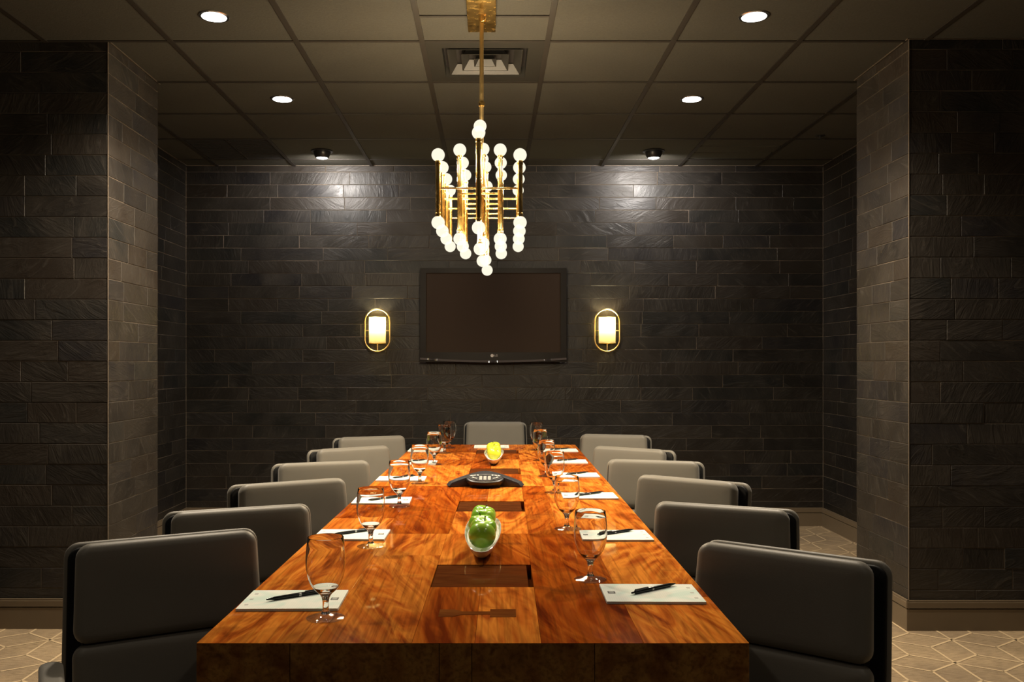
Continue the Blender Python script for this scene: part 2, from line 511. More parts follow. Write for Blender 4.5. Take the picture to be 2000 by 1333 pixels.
# carpet lattice lines: diamonds meeting at six-pointed stars
m = MB()
def strip(p, q, hw, z=.0012):
    d = Vector((q[0]-p[0], q[1]-p[1], 0)); d.normalize(); s_ = Vector((-d.y, d.x, 0)) * hw
    m.quad([(p[0]-s_.x, p[1]-s_.y, z), (q[0]-s_.x, q[1]-s_.y, z), (q[0]+s_.x, q[1]+s_.y, z), (p[0]+s_.x, p[1]+s_.y, z)])
for j in range(-8, 11):
    for i in range(-24, 12):
        x = 2.0 + .30 * i + .15 * j; y = 3.72 + .31 * j
        if not (XL - .1 < x < XR + .1 and 1.0 < y < YB): continue
        for dx, dy in ((.15, .103), (-.15, .103), (.15, -.103), (-.15, -.103), (0, .207), (0, -.207)):
            strip((x, y), (x + dx, y + dy), .0055)
o = m.build('carpet_line', 'carpet_line', fl); o['kind'] = 'stuff'

wb = struct(MB().box(XL - .1, XR + .1, YB, YB + .1, 0, ZC + .1).build('wall_back', 'grout'))
lay_slates(wb, (XL, YB, 0), (1, 0, 0), (0, -1, 0), XR - XL, .36, .74, 11)
wl = struct(MB().box(XL - .1, XL, YF, YB, 0, ZC + .1).build('wall_left', 'grout'))
wr = struct(MB().box(XR, XR + .1, YF, YB, 0, ZC + .1).build('wall_right', 'grout'))
wf = struct(MB().box(XL - .1, XR + .1, YF - .1, YF, 0, ZC + .1).build('wall_front', 'wall_plain'))

CLX, CLY0, CLY1 = -1.862, 4.215, 4.845        # left column inner face, front, rear
CRX, CRY0, CRY1 = 2.027, 4.185, 4.780
cl = struct(MB().box(XL, CLX, CLY0, CLY1, 0, ZC + .05).build('column_left', 'grout'))
cr = struct(MB().box(CRX, XR, CRY0, CRY1, 0, ZC + .05).build('column_right', 'grout'))
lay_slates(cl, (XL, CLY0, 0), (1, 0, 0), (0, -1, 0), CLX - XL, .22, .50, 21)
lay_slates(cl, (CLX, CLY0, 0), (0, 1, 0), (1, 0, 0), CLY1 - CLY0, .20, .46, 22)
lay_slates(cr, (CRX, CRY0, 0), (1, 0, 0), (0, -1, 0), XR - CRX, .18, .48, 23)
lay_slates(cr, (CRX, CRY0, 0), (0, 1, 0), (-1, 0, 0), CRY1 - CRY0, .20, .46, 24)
for wo, x, nx, y0, y1, sd in ((wl, XL, 1, 2.7, CLY0, 31), (wl, XL, 1, CLY1, YB, 32), (wr, XR, -1, 2.7, CRY0, 33), (wr, XR, -1, CRY1, YB, 34)):
    lay_slates(wo, (x, y0, 0), (0, 1, 0), (nx, 0, 0), y1 - y0, .34, .70, sd)
for wo, x0, x1 in ((wl, XL, XL + .006), (wr, XR - .006, XR)):
    MB().box(x0, x1, YF, 2.695, .144, ZC).build('wall_panel', 'wall_plain', wo)

def baseboard(name, segs):
    m = MB()
    for (x0, y0, x1, y1, nx, ny) in segs:
        for (a, b, th) in ((0, .104, .014), (.104, .110, .008), (.110, .137, .016), (.137, .146, .011)):
            xs = sorted((x0, x1, x0 + nx*th, x1 + nx*th)); ys = sorted((y0, y1, y0 + ny*th, y1 + ny*th))
            m.box(xs[0], xs[-1], ys[0], ys[-1], a, b)
    struct(m.build(name, 'baseboard'))
T_ = .012
baseboard('baseboard_back', [(XL, YB - .006, XR, YB - .006, 0, -1)])
baseboard('baseboard_left', [(XL + .006, CLY1 + .02, XL + .006, YB, 1, 0)])
baseboard('baseboard_right', [(XR - .006, CRY1 + .02, XR - .006, YB, -1, 0)])
baseboard('baseboard_left_front', [(XL + .006, YF, XL + .006, CLY0 - .02, 1, 0)])
baseboard('baseboard_right_front', [(XR - .006, YF, XR - .006, CRY0 - .02, -1, 0)])
baseboard('baseboard_left_column', [(XL, CLY0 - .006, CLX + .0199, CLY0 - .006, 0, -1), (CLX + .006, CLY0 - .0185, CLX + .006, CLY1 + .0185, 1, 0), (XL, CLY1 + .001, CLX + .02, CLY1 + .001, 0, 1)])
baseboard('baseboard_right_column', [(CRX - .0199, CRY0 - .006, XR, CRY0 - .006, 0, -1), (CRX - .006, CRY0 - .0185, CRX - .006, CRY1 + .0185, -1, 0), (CRX - .02, CRY1 + .001, XR, CRY1 + .001, 0, 1)])
# thin edge trims at column corners, grout beads in the back corners, angle along the ceiling
n_tr = 0
def trim(b, mat='edge_trim'):
    global n_tr
    n_tr += 1
    struct(MB().box(*b).build('trim_%d' % n_tr, mat))
trim((CLX + .001, CLX + .0045, CLY0 - .0045, CLY0 - .001, .146, ZC))
trim((CRX - .0045, CRX - .001, CRY0 - .0045, CRY0 - .001, .146, ZC))
trim((XL + .001, XL + .0045, YB - .0045, YB - .001, .146, ZC - .012))
trim((XR - .0045, XR - .001, YB - .0045, YB - .001, .146, ZC - .012))
trim((XL, XR, YB - .016, YB - .009, ZC - .004, ZC), 'ceiling_angle')
trim((XL + .009, XL + .015, CLY1 + .02, YB - .016, ZC - .004, ZC), 'ceiling_angle')
trim((XR - .015, XR - .009, CRY1 + .02, YB - .016, ZC - .004, ZC), 'ceiling_angle')
trim((XL, CLX + .012, CLY0 - .014, CLY0 - .0085, ZC - .004, ZC), 'ceiling_angle')
trim((CLX + .0085, CLX + .014, CLY0 - .014, CLY1 + .01, ZC - .004, ZC), 'ceiling_angle')
trim((CRX - .012, XR, CRY0 - .014, CRY0 - .0085, ZC - .004, ZC), 'ceiling_angle')
trim((CRX - .014, CRX - .0085, CRY0 - .014, CRY1 + .01, ZC - .004, ZC), 'ceiling_angle')

# ceiling: dark deck above, tiles resting in a dark tee grid
ce = struct(MB().box(XL - .1, XR + .1, YF - .1, YB + .1, ZC + .060, ZC + .1).build('ceiling', 'vent_dark'))
GX = [-.33 + .61 * k for k in range(-4, 6)]          # lines running away from the camera
GY = [4.206 + .61 * k for k in range(-11, 5)]
xs = [XL] + [x for x in GX if XL + .03 < x < XR - .03] + [XR]
ys = [YF] + [y for y in GY if YF + .03 < y < YB - .03] + [YB]
SKIP = {}
def tile_key(x, y): return (round(x, 2), round(y, 2))
VENT = (-.33, 4.206)
DARKG = (-2.16, 6.036); LOUV = (1.50, 6.036)
for i in range(len(xs) - 1):
    for j in range(len(ys) - 1):
        x0, x1, y0, y1 = xs[i] + .005, xs[i+1] - .005, ys[j] + .005, ys[j+1] - .005
        if any(abs(xs[i] - a) < .01 and abs(ys[j] - b) < .01 for a, b in (VENT, DARKG, LOUV)): continue
        m = MB().box(x0 - (x0+x1)/2, x1 - (x0+x1)/2, y0 - (y0+y1)/2, y1 - (y0+y1)/2, 0, .018)
        m.build('ceiling_tile', 'ceiling_tile', ce, loc=((x0+x1)/2, (y0+y1)/2, ZC))
for x in xs[1:-1]:
    MB().box(x - .0125, x + .0125, YF, YB, ZC - .006, ZC - .0005).build('grid_bar', 'tee', ce)
for y in ys[1:-1]:
    for i in range(len(xs) - 1):
        MB().box(xs[i] + .0125, xs[i+1] - .0125, y - .010, y + .010, ZC - .0045, ZC - .0005).build('grid_bar', 'tee', ce)
MB().box(-.33 + .0125, .28 - .0125, 3.893, 3.909, ZC - .0045, ZC - .0005).build('grid_bar', 'tee', ce)

# ------------------------------------------------------------------ ceiling fittings
def square_ring(m, cx, cy, a, b, z0, z1, a2=None):
    """sloping square collar from half-size a at z0 to half-size b at z1"""
    p = [(cx-a, cy-a, z0), (cx+a, cy-a, z0), (cx+a, cy+a, z0), (cx-a, cy+a, z0)]
    q = [(cx-b, cy-b, z1), (cx+b, cy-b, z1), (cx+b, cy+b, z1), (cx-b, cy+b, z1)]
    for k in range(4): m.quad([p[k], p[(k+1) % 4], q[(k+1) % 4], q[k]])
    th = .002
    p2 = [(x, y, z + th) for x, y, z in p]; q2 = [(x, y, z + th) for x, y, z in q]
    for k in range(4):
        m.quad([p2[k], p2[(k+1) % 4], q2[(k+1) % 4], q2[k]]); m.quad([p[k], p[(k+1) % 4], p2[(k+1) % 4], p2[k]]); m.quad([q[k], q[(k+1) % 4], q2[(k+1) % 4], q2[k]])
vx, vy = -.025, 4.511
ve = thing('ceiling_vent', 'square four-way air diffuser with nested louvres behind the chandelier rod', 'vent', (vx, vy, ZC))
m = MB(); square_ring(m, 0, 0, .297, .215, -.003, -.003); square_ring(m, 0, 0, .215, .213, -.003, .050); m.build('frame', 'vent_metal', ve)
for a, b in ((.190, .150), (.122, .085), (.058, .025)):
    m = MB(); square_ring(m, 0, 0, a, a - .006, -.001, -.001); square_ring(m, 0, 0, a - .006, b, -.001, .045); m.build('louvre', 'vent_metal', ve)
MB().box(-.30, .30, -.30, .30, .052, .056).build('backing', 'vent_dark', ve)
ve = thing('return_grille', 'dark return air grille in two halves near the ceiling corner above the left wall', 'vent', (-1.855, 6.341, ZC))
MB().box(-.295, .295, -.295, .295, .004, .02).build('backing', 'vent_dark', ve)
MB().box(-.004, .004, -.29, .29, -.004, .004).build('divider', 'tee', ve)
for k in range(17):
    y = -.28 + k * .035
    MB().box(-.29, .29, y, y + .006, -.002, .004).build('slat', 'vent_dark', ve)
ve = thing('slot_vent', 'dark ceiling tile vent with three wide slots by the right back corner', 'vent', (1.805, 6.341, ZC))
MB().box(-.295, .295, -.295, .295, .010, .02).build('backing', 'vent_dark', ve)
for k in range(3):
    y = -.285 + k * .195
    MB().box(-.29, .29, y, y + .165, -.002, .008).build('slat', 'ceiling_tile', ve)

def downlight(x, y, label, watts=W_DOWN):
    d = thing('recessed_downlight', label, 'downlight', (x, y, ZC), group='recessed downlights')
    MB().lathe([(.056, -.002), (.057, -.0055), (.064, -.0062), (.068, -.003), (.068, .0)], 40, close=False).build('trim_ring', 'chrome', d, smooth=True)
    MB().lathe([(.055, -.0052), (.048, -.0080), (.03, -.0100), (.002, -.0102)], 36, close=False).build('lens', 'lens', d, smooth=True)
    s = lamp('downlight_lamp', 'SPOT', watts, COL_DOWN, (0, 0, -.03), d, .045, spot_size=R(138), spot_blend=1.0)
    return d
for x, y, lab in ((-1.245, 3.905, 'large glowing downlight nearest the left column in the ceiling'), (1.192, 3.905, 'large glowing downlight nearest the right column in the ceiling'),
                  (-1.230, 5.125, 'smaller glowing downlight midway to the back wall over the left chairs'), (1.195, 5.125, 'smaller glowing downlight midway to the back wall over the right chairs')):
    downlight(x, y, lab, W_DOWN if y < 4.5 else W_FAR)
for y, wh in ((2.685, 'above the near chairs'), (1.465, 'above the near table end'), (.245, 'above the camera')):  # unseen pairs carrying on the ceiling pattern, added to light the near chairs
    downlight(-1.240, y, 'added unseen fill downlight %s on the left, over the top of the picture' % wh, W_NEAR)
    downlight(1.194, y, 'added unseen fill downlight %s on the right, over the top of the picture' % wh, W_NEAR)
def eyeball(x, y, label):
    d = thing('eyeball_downlight', label, 'downlight', (x, y, ZC), group='eyeball downlights by the slate wall')
    MB().lathe([(.060, 0), (.078, -.002), (.080, -.007), (.062, -.010), (.060, -.006)], 36, close=False).build('flange', 'black_plastic', d, smooth=True)
    MB().lathe([(.060, .0), (.063, -.010), (.060, -.028), (.051, -.046), (.044, -.055), (.040, -.050)], 36, close=False).build('housing', 'black_plastic', d, smooth=True)
    MB().lathe([(.041, -.053), (.030, -.058), (.012, -.0605), (.001, -.061)], 30, close=False).build('lens', 'eye_lens', d, smooth=True)
    s = lamp('eyeball_lamp', 'SPOT', W_EYE, (1, .93, .86), (0, 0, -.075), d, .035, spot_size=R(170), spot_blend=.6)
    aim(s, (0, .75, -.66))
eyeball(-1.238, 6.38, 'black eyeball spotlight by the slate wall, above the left sconce')
eyeball(1.207, 6.38, 'black eyeball spotlight by the slate wall, above the right sconce')
sp = thing('sprinkler_head', 'tiny dark sprinkler head on the ceiling beside the right column', 'sprinkler', (2.27, 5.95, ZC))
MB().lathe([(.001, -.002), (.030, -.003), (.034, 0)], 20, close=False).build('escutcheon', 'vent_dark', sp, smooth=True)
MB().lathe([(.006, 0), (.007, -.022), (.018, -.024), (.018, -.027), (.001, -.027)], 16, close=False).build('deflector', 'vent_dark', sp, smooth=True)

# ------------------------------------------------------------------ chandelier
D1 = 3.57; K = D1 / F
def xc(y): return -.045 + .022 * (y - D1)
ch = thing('chandelier', 'brass chandelier of upright tubes with round frosted bulbs at both ends', 'chandelier', (0, 0, 0))
_b = [(0.0004, .0275)] + [(.0275 * math.sin(PI * k / 14), .0275 * math.cos(PI * k / 14)) for k in range(1, 14)] + [(.0004, -.0275)]
bulb_me = MB().lathe(_b, 24).mesh('bulb', 'bulb_glass', True)
sock_me = MB().lathe([(.0115, -.012), (.0125, -.010), (.0125, .004), (.0105, .008)], 20).mesh('socket', 'brass', True)
def ctube(x, y, zt, zb, r=.0108):
    h0, h1 = zb + .028, zt - .028
    tb = MB().lathe([(r, h0), (r, h1)], 20, c=(x, y, 0)).build('tube', 'brass', ch, smooth=True)
    for zz in (zt, zb):
        link('bulb', bulb_me, tb, (x, y, zz))
        lamp('bulb_lamp', 'POINT', W_BULB, COL_BULB, (x, y, zz), tb, .010)
    for zz in (h0, h1): link('socket', sock_me, tb, (x, y, zz), (0 if zz > 2 else PI, 0, 0))
ZBAR = CH + 342 * K
for f in (1.0, 1.064, 1.131, 1.205):
    y = D1 * f
    for s in (-1, 1): ctube(xc(y) + s * .169, y, CH + 407 * K, CH + 275 * K)
    MB().tube([(xc(y) - .169, y, ZBAR), (xc(y) + .169, y, ZBAR)], .0042, 10).build('crossbar', 'brass', ch, smooth=True)
for f in (1.032, 1.098, 1.17):
    y = D1 * f
    for s in (-1, 1): ctube(xc(y) + s * .086, y, CH + 430 * K, CH + 251 * K)
    MB().tube([(xc(y) - .086, y, ZBAR), (xc(y) + .086, y, ZBAR)], .0042, 10).build('crossbar', 'brass', ch, smooth=True)
for f, a, b, dx in ((.985, 444, 261, 0), (1.034, 479, 231, 0), (1.066, 446, 250, .010), (1.115, 445, 223, .002), (1.155, 443, 233, .012), (1.215, 420, 221, .014)):
    y = D1 * f
    ctube(xc(y) + dx, y, CH + a * K, CH + b * K, .0112)
ya, yb = D1 * .985, D1 * 1.215
MB().tube([(xc(ya), ya, ZBAR), (xc(yb) + .014, yb, ZBAR)], .0042, 10).build('spine_bar', 'brass', ch, smooth=True)
yr = 3.90
MB().tube([(xc(yr), yr, ZBAR - .004), (xc(yr), yr, 2.838)], .0095, 16).build('down_rod', 'brass_satin', ch, smooth=True)
MB().lathe([(.014, 2.45), (.0145, 2.452), (.0145, 2.468), (.010, 2.470)], 16, c=(xc(yr), yr, 0)).build('collar', 'brass', ch, smooth=True)
MB().box(xc(yr) - .064, xc(yr) + .064, 3.64, 4.03, 2.832, ZC - .006).build('canopy', 'brass', ch, bevel=.003)
MB().tube([(xc(yr) + .008 + .012 * math.sin(k * .9), yr - .02 - .004 * k, 2.832 - .018 * math.sin(PI * k / 10)) for k in range(11)], .0022, 6).build('chain', 'brass', ch, smooth=True)

# ------------------------------------------------------------------ television
tvy = YB - .012
tv = thing('television', 'wide black flat television mounted on the slate wall', 'television', (.026, tvy, 1.668))
MB().box(-.573, .573, -.075, -.02, -.368, .368).build('casing', 'tv_black', tv, bevel=.006)
MB().box(-.30, .30, -.02, 0, -.2, .2).build('wall_mount', 'black_plastic', tv)
MB().box(-.527, .527, -.0775, -.074, -.292, .330).build('screen', 'tv_screen', tv)
fr = MB()
for (x0, x1, z0, z1) in ((-.573, .573, .330, .368), (-.573, -.527, -.368, .330), (.527, .573, -.368, .330), (-.527, .527, -.368, -.292)):
    fr.box(x0, x1, -.082, -.075, z0, z1)
fr.build('bezel', 'tv_black', tv)
lip = []
m = MB()
N = 24
for i in range(N + 1):
    x = -.572 + 1.144 * i / N; q = 1 - (x / .572) ** 2
    z = -.350 - .022 * q
    lip.append((x, z))
for i in range(N):
    (x0, z0), (x1, z1) = lip[i], lip[i+1]
    m.hexa([(x0, -.094, z0), (x1, -.094, z1), (x1, -.03, z1), (x0, -.03, z0)], [(x0, -.084, z0 + .016), (x1, -.084, z1 + .016), (x1, -.03, z1 + .016), (x0, -.03, z0 + .016)])
m.build('lower_lip', 'tv_lip', tv, smooth=True)
def text_mesh(s, size, depth, mat):
    cu = bpy.data.curves.new('lettering', 'FONT'); cu.body = s; cu.size = size; cu.extrude = depth; cu.align_x = 'CENTER'; cu.align_y = 'CENTER'; cu.resolution_u = 2
    ob = bpy.data.objects.new('lettering', cu); C.objects.link(ob)
    dg = bpy.context.evaluated_depsgraph_get(); dg.update()
    me = bpy.data.meshes.new_from_object(ob.evaluated_get(dg)); bpy.data.objects.remove(ob)
    me.name = 'lettering'; me.materials.clear(); me.materials.append(MATS[mat]); return me
lg = MB().lathe([(.0125, -.001), (.0125, .001)], 28, c=(-.009, -.083, -.318), axis='Y').build('logo', 'logo_silver', tv)
link('lettering', text_mesh('LG', .021, .0006, 'logo_silver'), tv, (.021, -.083, -.318), (PI/2, 0, 0))

# ------------------------------------------------------------------ sconces
def sconce(x, label):
    s = thing('wall_sconce', label, 'sconce', (x, YB - .010, 1.549), group='oval brass wall sconces')
    yy = -.055
    pts = []; hw, hh = .0985, .167
    for k in range(17): a = PI * k / 16; pts.append((hw * math.cos(a), yy, hh - hw + hw * math.sin(a)))
    for k in range(17): a = PI + PI * k / 16; pts.append((hw * math.cos(a), yy, -(hh - hw) + hw * math.sin(a)))
    MB().tube(pts, .0065, 12, closed=True).build('oval_ring', 'brass_satin', s, smooth=True)
    MB().tube([(-hw, yy, -.002), (hw, yy, -.002)], .0035, 8).build('crossbar', 'brass_satin', s, smooth=True)
    MB().box(-.011, .011, -.010, 0, -.10, .10).build('back_plate', 'brass_satin', s, bevel=.003)
    MB().tube([(0, -.008, -.002), (0, yy, -.002)], .0045, 8).build('stand_off', 'brass_satin', s, smooth=True)
    MB().tube([(0, yy, -.106), (0, yy, -.160)], .0055, 10).build('stem', 'brass_satin', s, smooth=True)
    # drum shade open at both ends, two wire rims
    m = MB(); b = 0; seg = 36; r = .066
    ring = [(r * math.cos(2*PI*k/seg), yy + r * .62 * math.sin(2*PI*k/seg)) for k in range(seg)]
    for z in (-.100, -.05, 0, .05, .105): m.v += [(px_, py_, z) for px_, py_ in ring]
    for j in range(4):
        for k in range(seg): q = (k + 1) % seg; m.f.append((j*seg+k, j*seg+q, (j+1)*seg+q, (j+1)*seg+k))
    sh = m.build('shade', 'shade', s, smooth=True)
    for z in (-.100, .105):
        MB().tube([(px_ * 1.02, (py_ - yy) * 1.02 + yy, z) for px_, py_ in ring], .0025, 6, closed=True).build('rim', 'brass_satin', sh, smooth=True)
    MB().box(-.066, .066, yy - .004, yy + .004, -.104, -.098).build('shade_carrier', 'brass_satin', s)
    lb = link('bulb', bulb_me, s, (0, yy, .045)); lb.scale = (.7, .7, .9)
    lamp('sconce_lamp', 'POINT', W_SCONCE, COL_SCONCE, (0, yy, .045), s, .014)
sconce(-.885, 'oval brass ring sconce with glowing drum shade left of the television')
sconce(.921, 'oval brass ring sconce with glowing drum shade right of the television')

# ------------------------------------------------------------------ table
V0, V1, HW = 1.668, 5.74, .533
def tx(u, y): return u - .033 + .0157 * (y - V0)
tb = thing('conference_table', 'long glossy conference table of patchwork orange-brown hardwood planks', 'table', (0, 0, 0))
def hexa(u0, u1, y0, y1, z0, z1, m0=0.0, m1=0.0):
    """block in table coordinates; m0/m1 pull the underside in at the near / far end (mitre)"""
    return MB().hexa([(tx(u0, y0+m0), y0+m0, z0), (tx(u1, y0+m0), y0+m0, z0), (tx(u1, y1-m1), y1-m1, z0), (tx(u0, y1-m1), y1-m1, z0)],
                     [(tx(u0, y0), y0, z1), (tx(u1, y0), y0, z1), (tx(u1, y1), y1, z1), (tx(u0, y1), y1, z1)])
def plank(u0, u1, y0, y1, mat='wood', z1=ZT, z0=ZT - .030, name='plank', g=.00025):
    near, far = abs(y0 - V0) < 1e-6, abs(y1 - V1) < 1e-6
    hexa(u0 + (g if u0 > -HW else 0), u1 - (g if u1 < HW else 0), y0 + (0 if near else g), y1 - (0 if far else g), z0, z1,
         .030 if near else 0, .030 if far else 0).build(name, mat, tb, bevel=.0004, bseg=1)
secs = [V0, V0 + 1.072, V0 + 2.135, V0 + 3.186, V1]
rg = random.Random(5)
LID = []
for k in range(4):
    a, b = secs[k], secs[k+1]
    la = {0: 2.086, 1: 3.150}.get(k, (a + b) / 2 - .115); lb = la + .232
    c0, c1 = -.118 + .004 * k, .132 + .006 * k
    if k == 3: la, lb = 5.17, 5.40
    mid = rg.uniform(-.010, .012)
    LID.append((c0, c1, la, lb))
    for (u0, u1) in ((c0, mid), (mid, c1)):
        plank(u0, u1, a, la); plank(u0, u1, lb, b)
    plank(c0 + .002, c1 - .012, la + .0015, lb - .0015, 'wood_dark', z1=ZT - .0015, name='cable_lid')
    for (e0, e1, n_) in ((-HW, c0, 2), (c1, HW, 2)):
        w_ = e1 - e0
        cuts = [e0] + sorted(e0 + w_ * (i + 1 + rg.uniform(-.22, .22)) / n_ for i in range(n_ - 1)) + [e1]
        if rg.random() < .5:                                  # sometimes three boards
            cuts.insert(1, e0 + (cuts[1] - e0) * .45)
        for i in range(len(cuts) - 1):
            s = a + (b - a) * rg.uniform(.25, .75)
            if rg.random() < .72: plank(cuts[i], cuts[i+1], a, s); plank(cuts[i], cuts[i+1], s, b)
            else: plank(cuts[i], cuts[i+1], a, b)
# dark core below the boards, seen only in the joints and the lid slots
hexa(-HW + .03, HW - .03, V0 + .031, V1 - .031, ZT - .075, ZT - .0305).build('core', 'wood_dark', tb)
# bow-tie key let into the near joint
m = MB(); yk = 1.868
pts = [(-.080, -.028), (-.048, -.026), (-.030, -.012), (.030, -.010), (.030, -.030), (.086, -.028), (.086, .030), (.030, .030), (.030, .012), (-.030, .012), (-.048, .026), (-.080, .028)]
m.quad([(tx(u, yk + dy), yk + dy, ZT + .0006) for u, dy in pts]); m.quad([(tx(u, yk + dy), yk + dy, ZT - .001) for u, dy in pts])
for i in range(len(pts)):
    p, q = pts[i], pts[(i+1) % len(pts)]
    m.quad([(tx(p[0], yk+p[1]), yk+p[1], ZT - .001), (tx(q[0], yk+q[1]), yk+q[1], ZT - .001), (tx(q[0], yk+q[1]), yk+q[1], ZT + .0006), (tx(p[0], yk+p[1]), yk+p[1], ZT + .0006)])
m.build('key_inlay', 'wood_inlay', tb)
# end panels down to the floor, mitred to the top
for (y0, y1, sgn) in ((V0, V0 + .03, 1), (V1, V1 - .03, -1)):
    cu = [-HW, -.353, -.065, -.002, .235, HW]
    for i in range(len(cu) - 1):
        g = .0005; u0, u1 = cu[i] + (g if i else 0), cu[i+1] - (g if i < 4 else 0)
        MB().hexa([(tx(u0, y0), y0, 0), (tx(u1, y0), y0, 0), (tx(u1, y0), y0, ZT - .0004), (tx(u0, y0), y0, ZT - .0004)],
                  [(tx(u0, y1), y1, 0), (tx(u1, y1), y1, 0), (tx(u1, y1), y1, ZT - .0304), (tx(u0, y1), y1, ZT - .0304)]).build('end_plank', 'wood_end', tb, bevel=.0008, bseg=1)
for s in (-1, 1):
    u0, u1 = (-HW, -HW + .03) if s < 0 else (HW - .03, HW)
    hexa(u0, u1, V0 + .031, V1 - .031, ZT - .080, ZT - .0305).build('side_rail', 'wood', tb)

# ------------------------------------------------------------------ chairs
def make_chair(lift=0.0):
    c = bpy.data.objects.new('office_chair', None); C.objects.link(c)
    L = lift
    # pads: front faces at local y = .20
    up = slab(.430, .232, .058, .034, .022, curve=.10, puff=.0012, taper=-.16).build('upper_back_pad', 'leather', c, smooth=True, loc=(0, .190, .716 + L)); up.rotation_euler = (R(-9), 0, 0)
    lo = slab(.440, .170, .060, .030, .022, curve=.10, puff=.0015).build('lower_back_pad', 'leather', c, smooth=True, loc=(0, .160, .516 + L)); lo.rotation_euler = (R(-9), 0, 0)
    sh = slab(.478, .425, .026, .035, .011, curve=.10, taper=-.10).build('back_shell', 'leather', c, smooth=True, loc=(0, .280, .607 + L)); sh.rotation_euler = (R(-9), 0, 0)
    ln = slab(.462, .408, .022, .030, .006, curve=.10, taper=-.10).build('shell_dark_slab', 'shell_black', c, smooth=True, loc=(0, .2645, .606 + L)); ln.rotation_euler = (R(-9), 0, 0)  # black slab before the shell, a dark band between pad and rim
    br = MB().hexa([(-.206, .190, .43 + L), (.206, .190, .43 + L), (.206, .232, .43 + L), (-.206, .232, .43 + L)], [(-.188, .222, .805 + L), (.188, .222, .805 + L), (.188, .290, .805 + L), (-.188, .290, .805 + L)]).build('back_core', 'black_plastic', c)
    st = slab(.452, .400, .075, .05, .022, puff=.008).build('seat', 'leather', c, smooth=True, loc=(0, -.005, .475 + L)); st.rotation_euler = (R(90), 0, 0); st.rotation_euler = (R(-90), 0, 0)
    MB().box(-.17, .17, -.15, .20, .375 + L, .405 + L).build('seat_pan', 'black_plastic', c, bevel=.01)
    MB().box(-.05, .05, .17, .285, .385 + L, .400 + L).build('back_bracket', 'chrome', c)
    MB().lathe([(.025, .12), (.025, .25), (.016, .25), (.016, .38 + L)], 16).build('gas_column', 'chrome', c, smooth=True)
    for k in range(5):
        a = 2 * PI * k / 5 + PI / 10
        ca, sa = math.cos(a), math.sin(a)
        lg = MB()
        def q(r, wd, z): return (r * ca - wd * sa, r * sa + wd * ca, z)
        lg.hexa([q(.02, -.022, .075), q(.245, -.014, .062), q(.245, .014, .062), q(.02, .022, .075)], [q(.02, -.020, .125), q(.245, -.010, .085), q(.245, .010, .085), q(.02, .020, .125)])
        lo_ = lg.build('base_leg', 'chrome', c, bevel=.003)
        cs = MB().lathe([(.008, -.022), (.026, -.020), (.028, -.012), (.028, .012), (.026, .020), (.008, .022)], 16, axis='X').build('caster', 'rubber', lo_, smooth=True)
        cs.location = (.235 * ca, .235 * sa, .028); cs.rotation_euler = (0, 0, a + PI / 2)
    for s in (-1, 1):
        ar = MB()
        ar.tube([(s * .17, .02, .39 + L), (s * .245, .02, .40 + L), (s * .266, .02, .44 + L), (s * .266, .02, .565 + L)], .011, 10)
        am = ar.build('arm_support', 'chrome', c, smooth=True)
        p = slab(.050, .250, .026, .024, .010).build('arm_pad', 'leather', c, smooth=True, loc=(s * .266, .00, .592 + L)); p.rotation_euler = (R(-90), 0, 0)
    return c
SIDES = []
LEFT = [((150, 1068), (504, 1036.5), .86), ((350, 1003), (605, 987), .83), ((490, 948), (690, 934), .83), ((572, 906), (735, 899.5), .83), ((641, 878), (778.5, 870), .83), ((692, 854.5), (805, 851), .83)]
RIGHT = [((1359.5, 1059), (1695, 1103), .83), ((1285, 982), (1531, 998), .83), ((1248, 927.5), (1425, 943), .83), ((1195, 897), (1357, 902), .83), ((1163, 871), (1288, 878.5), .83), ((1150, 848), (1247, 850), .83)]
ORD = ['nearest', 'second', 'third', 'fourth', 'fifth', 'farthest']
proto = make_chair(0.0); proto_hi = make_chair(.03)
used = {}
def place_chair(p, q, zt, label, group, nudge=0.0):
    d0, d1 = hz(p[1], zt), hz(q[1], zt); x0, x1 = at(p[0], d0), at(q[0], d1)
    th = math.atan2(d1 - d0, x1 - x0)
    mx_, my_ = (x0 + x1) / 2, (d0 + d1) / 2
    src = proto_hi if zt > .85 else proto
    o = src if not used.get(src.name) else dup(src)
    used[src.name] = 1
    o.location = (nudge + mx_ + .195 * math.sin(th), my_ - .195 * math.cos(th), 0); o.rotation_euler = (0, 0, th)
    tag(o, label, 'chair', group)
for i in range(6):
    place_chair(*LEFT[i], 'charcoal leather swivel chair, %s from the camera along the left table side' % ORD[i], 'leather chairs around the conference table', (0, -.01, -.03, -.045, -.045, -.065)[i])
for i in range(6):
    place_chair(*RIGHT[i], 'charcoal leather swivel chair, %s from the camera along the right table side' % ORD[i], 'leather chairs around the conference table')
place_chair((908, 824), (1027, 824), .86, 'charcoal leather chair at the far table head under the television', 'leather chairs around the conference table')

# ------------------------------------------------------------------ table setting
foot_p = [(.0002, .0), (.0402, .0), (.0404, .0012), (.0390, .0022), (.030, .0042), (.018, .0066), (.0102, .0098)]
stem_p = [(.0002, .0098), (.0102, .0098), (.0074, .0145), (.0064, .021), (.0066, .034), (.0085, .044), (.0135, .0515), (.0225, .0595), (.0285, .0670), (.0272, .0672), (.0200, .0618), (.0110, .0582), (.0002, .0575)]
wall_o = [(.0285, .0670), (.0330, .0750), (.0390, .0920), (.0418, .1120), (.0416, .1320), (.0400, .1520), (.0378, .1715)]
wall_i = [(.0370, .1722), (.0366, .1715), (.0389, .1520), (.0405, .1320), (.0407, .1120), (.0379, .0920), (.0318, .0755), (.0272, .0672), (.0285, .0670)]
foot_me = MB().lathe(foot_p, 40, close=False).mesh('foot', 'thin_glass', True)
stem_me = MB().lathe(stem_p, 32, close=False).mesh('stem', 'glass', True)
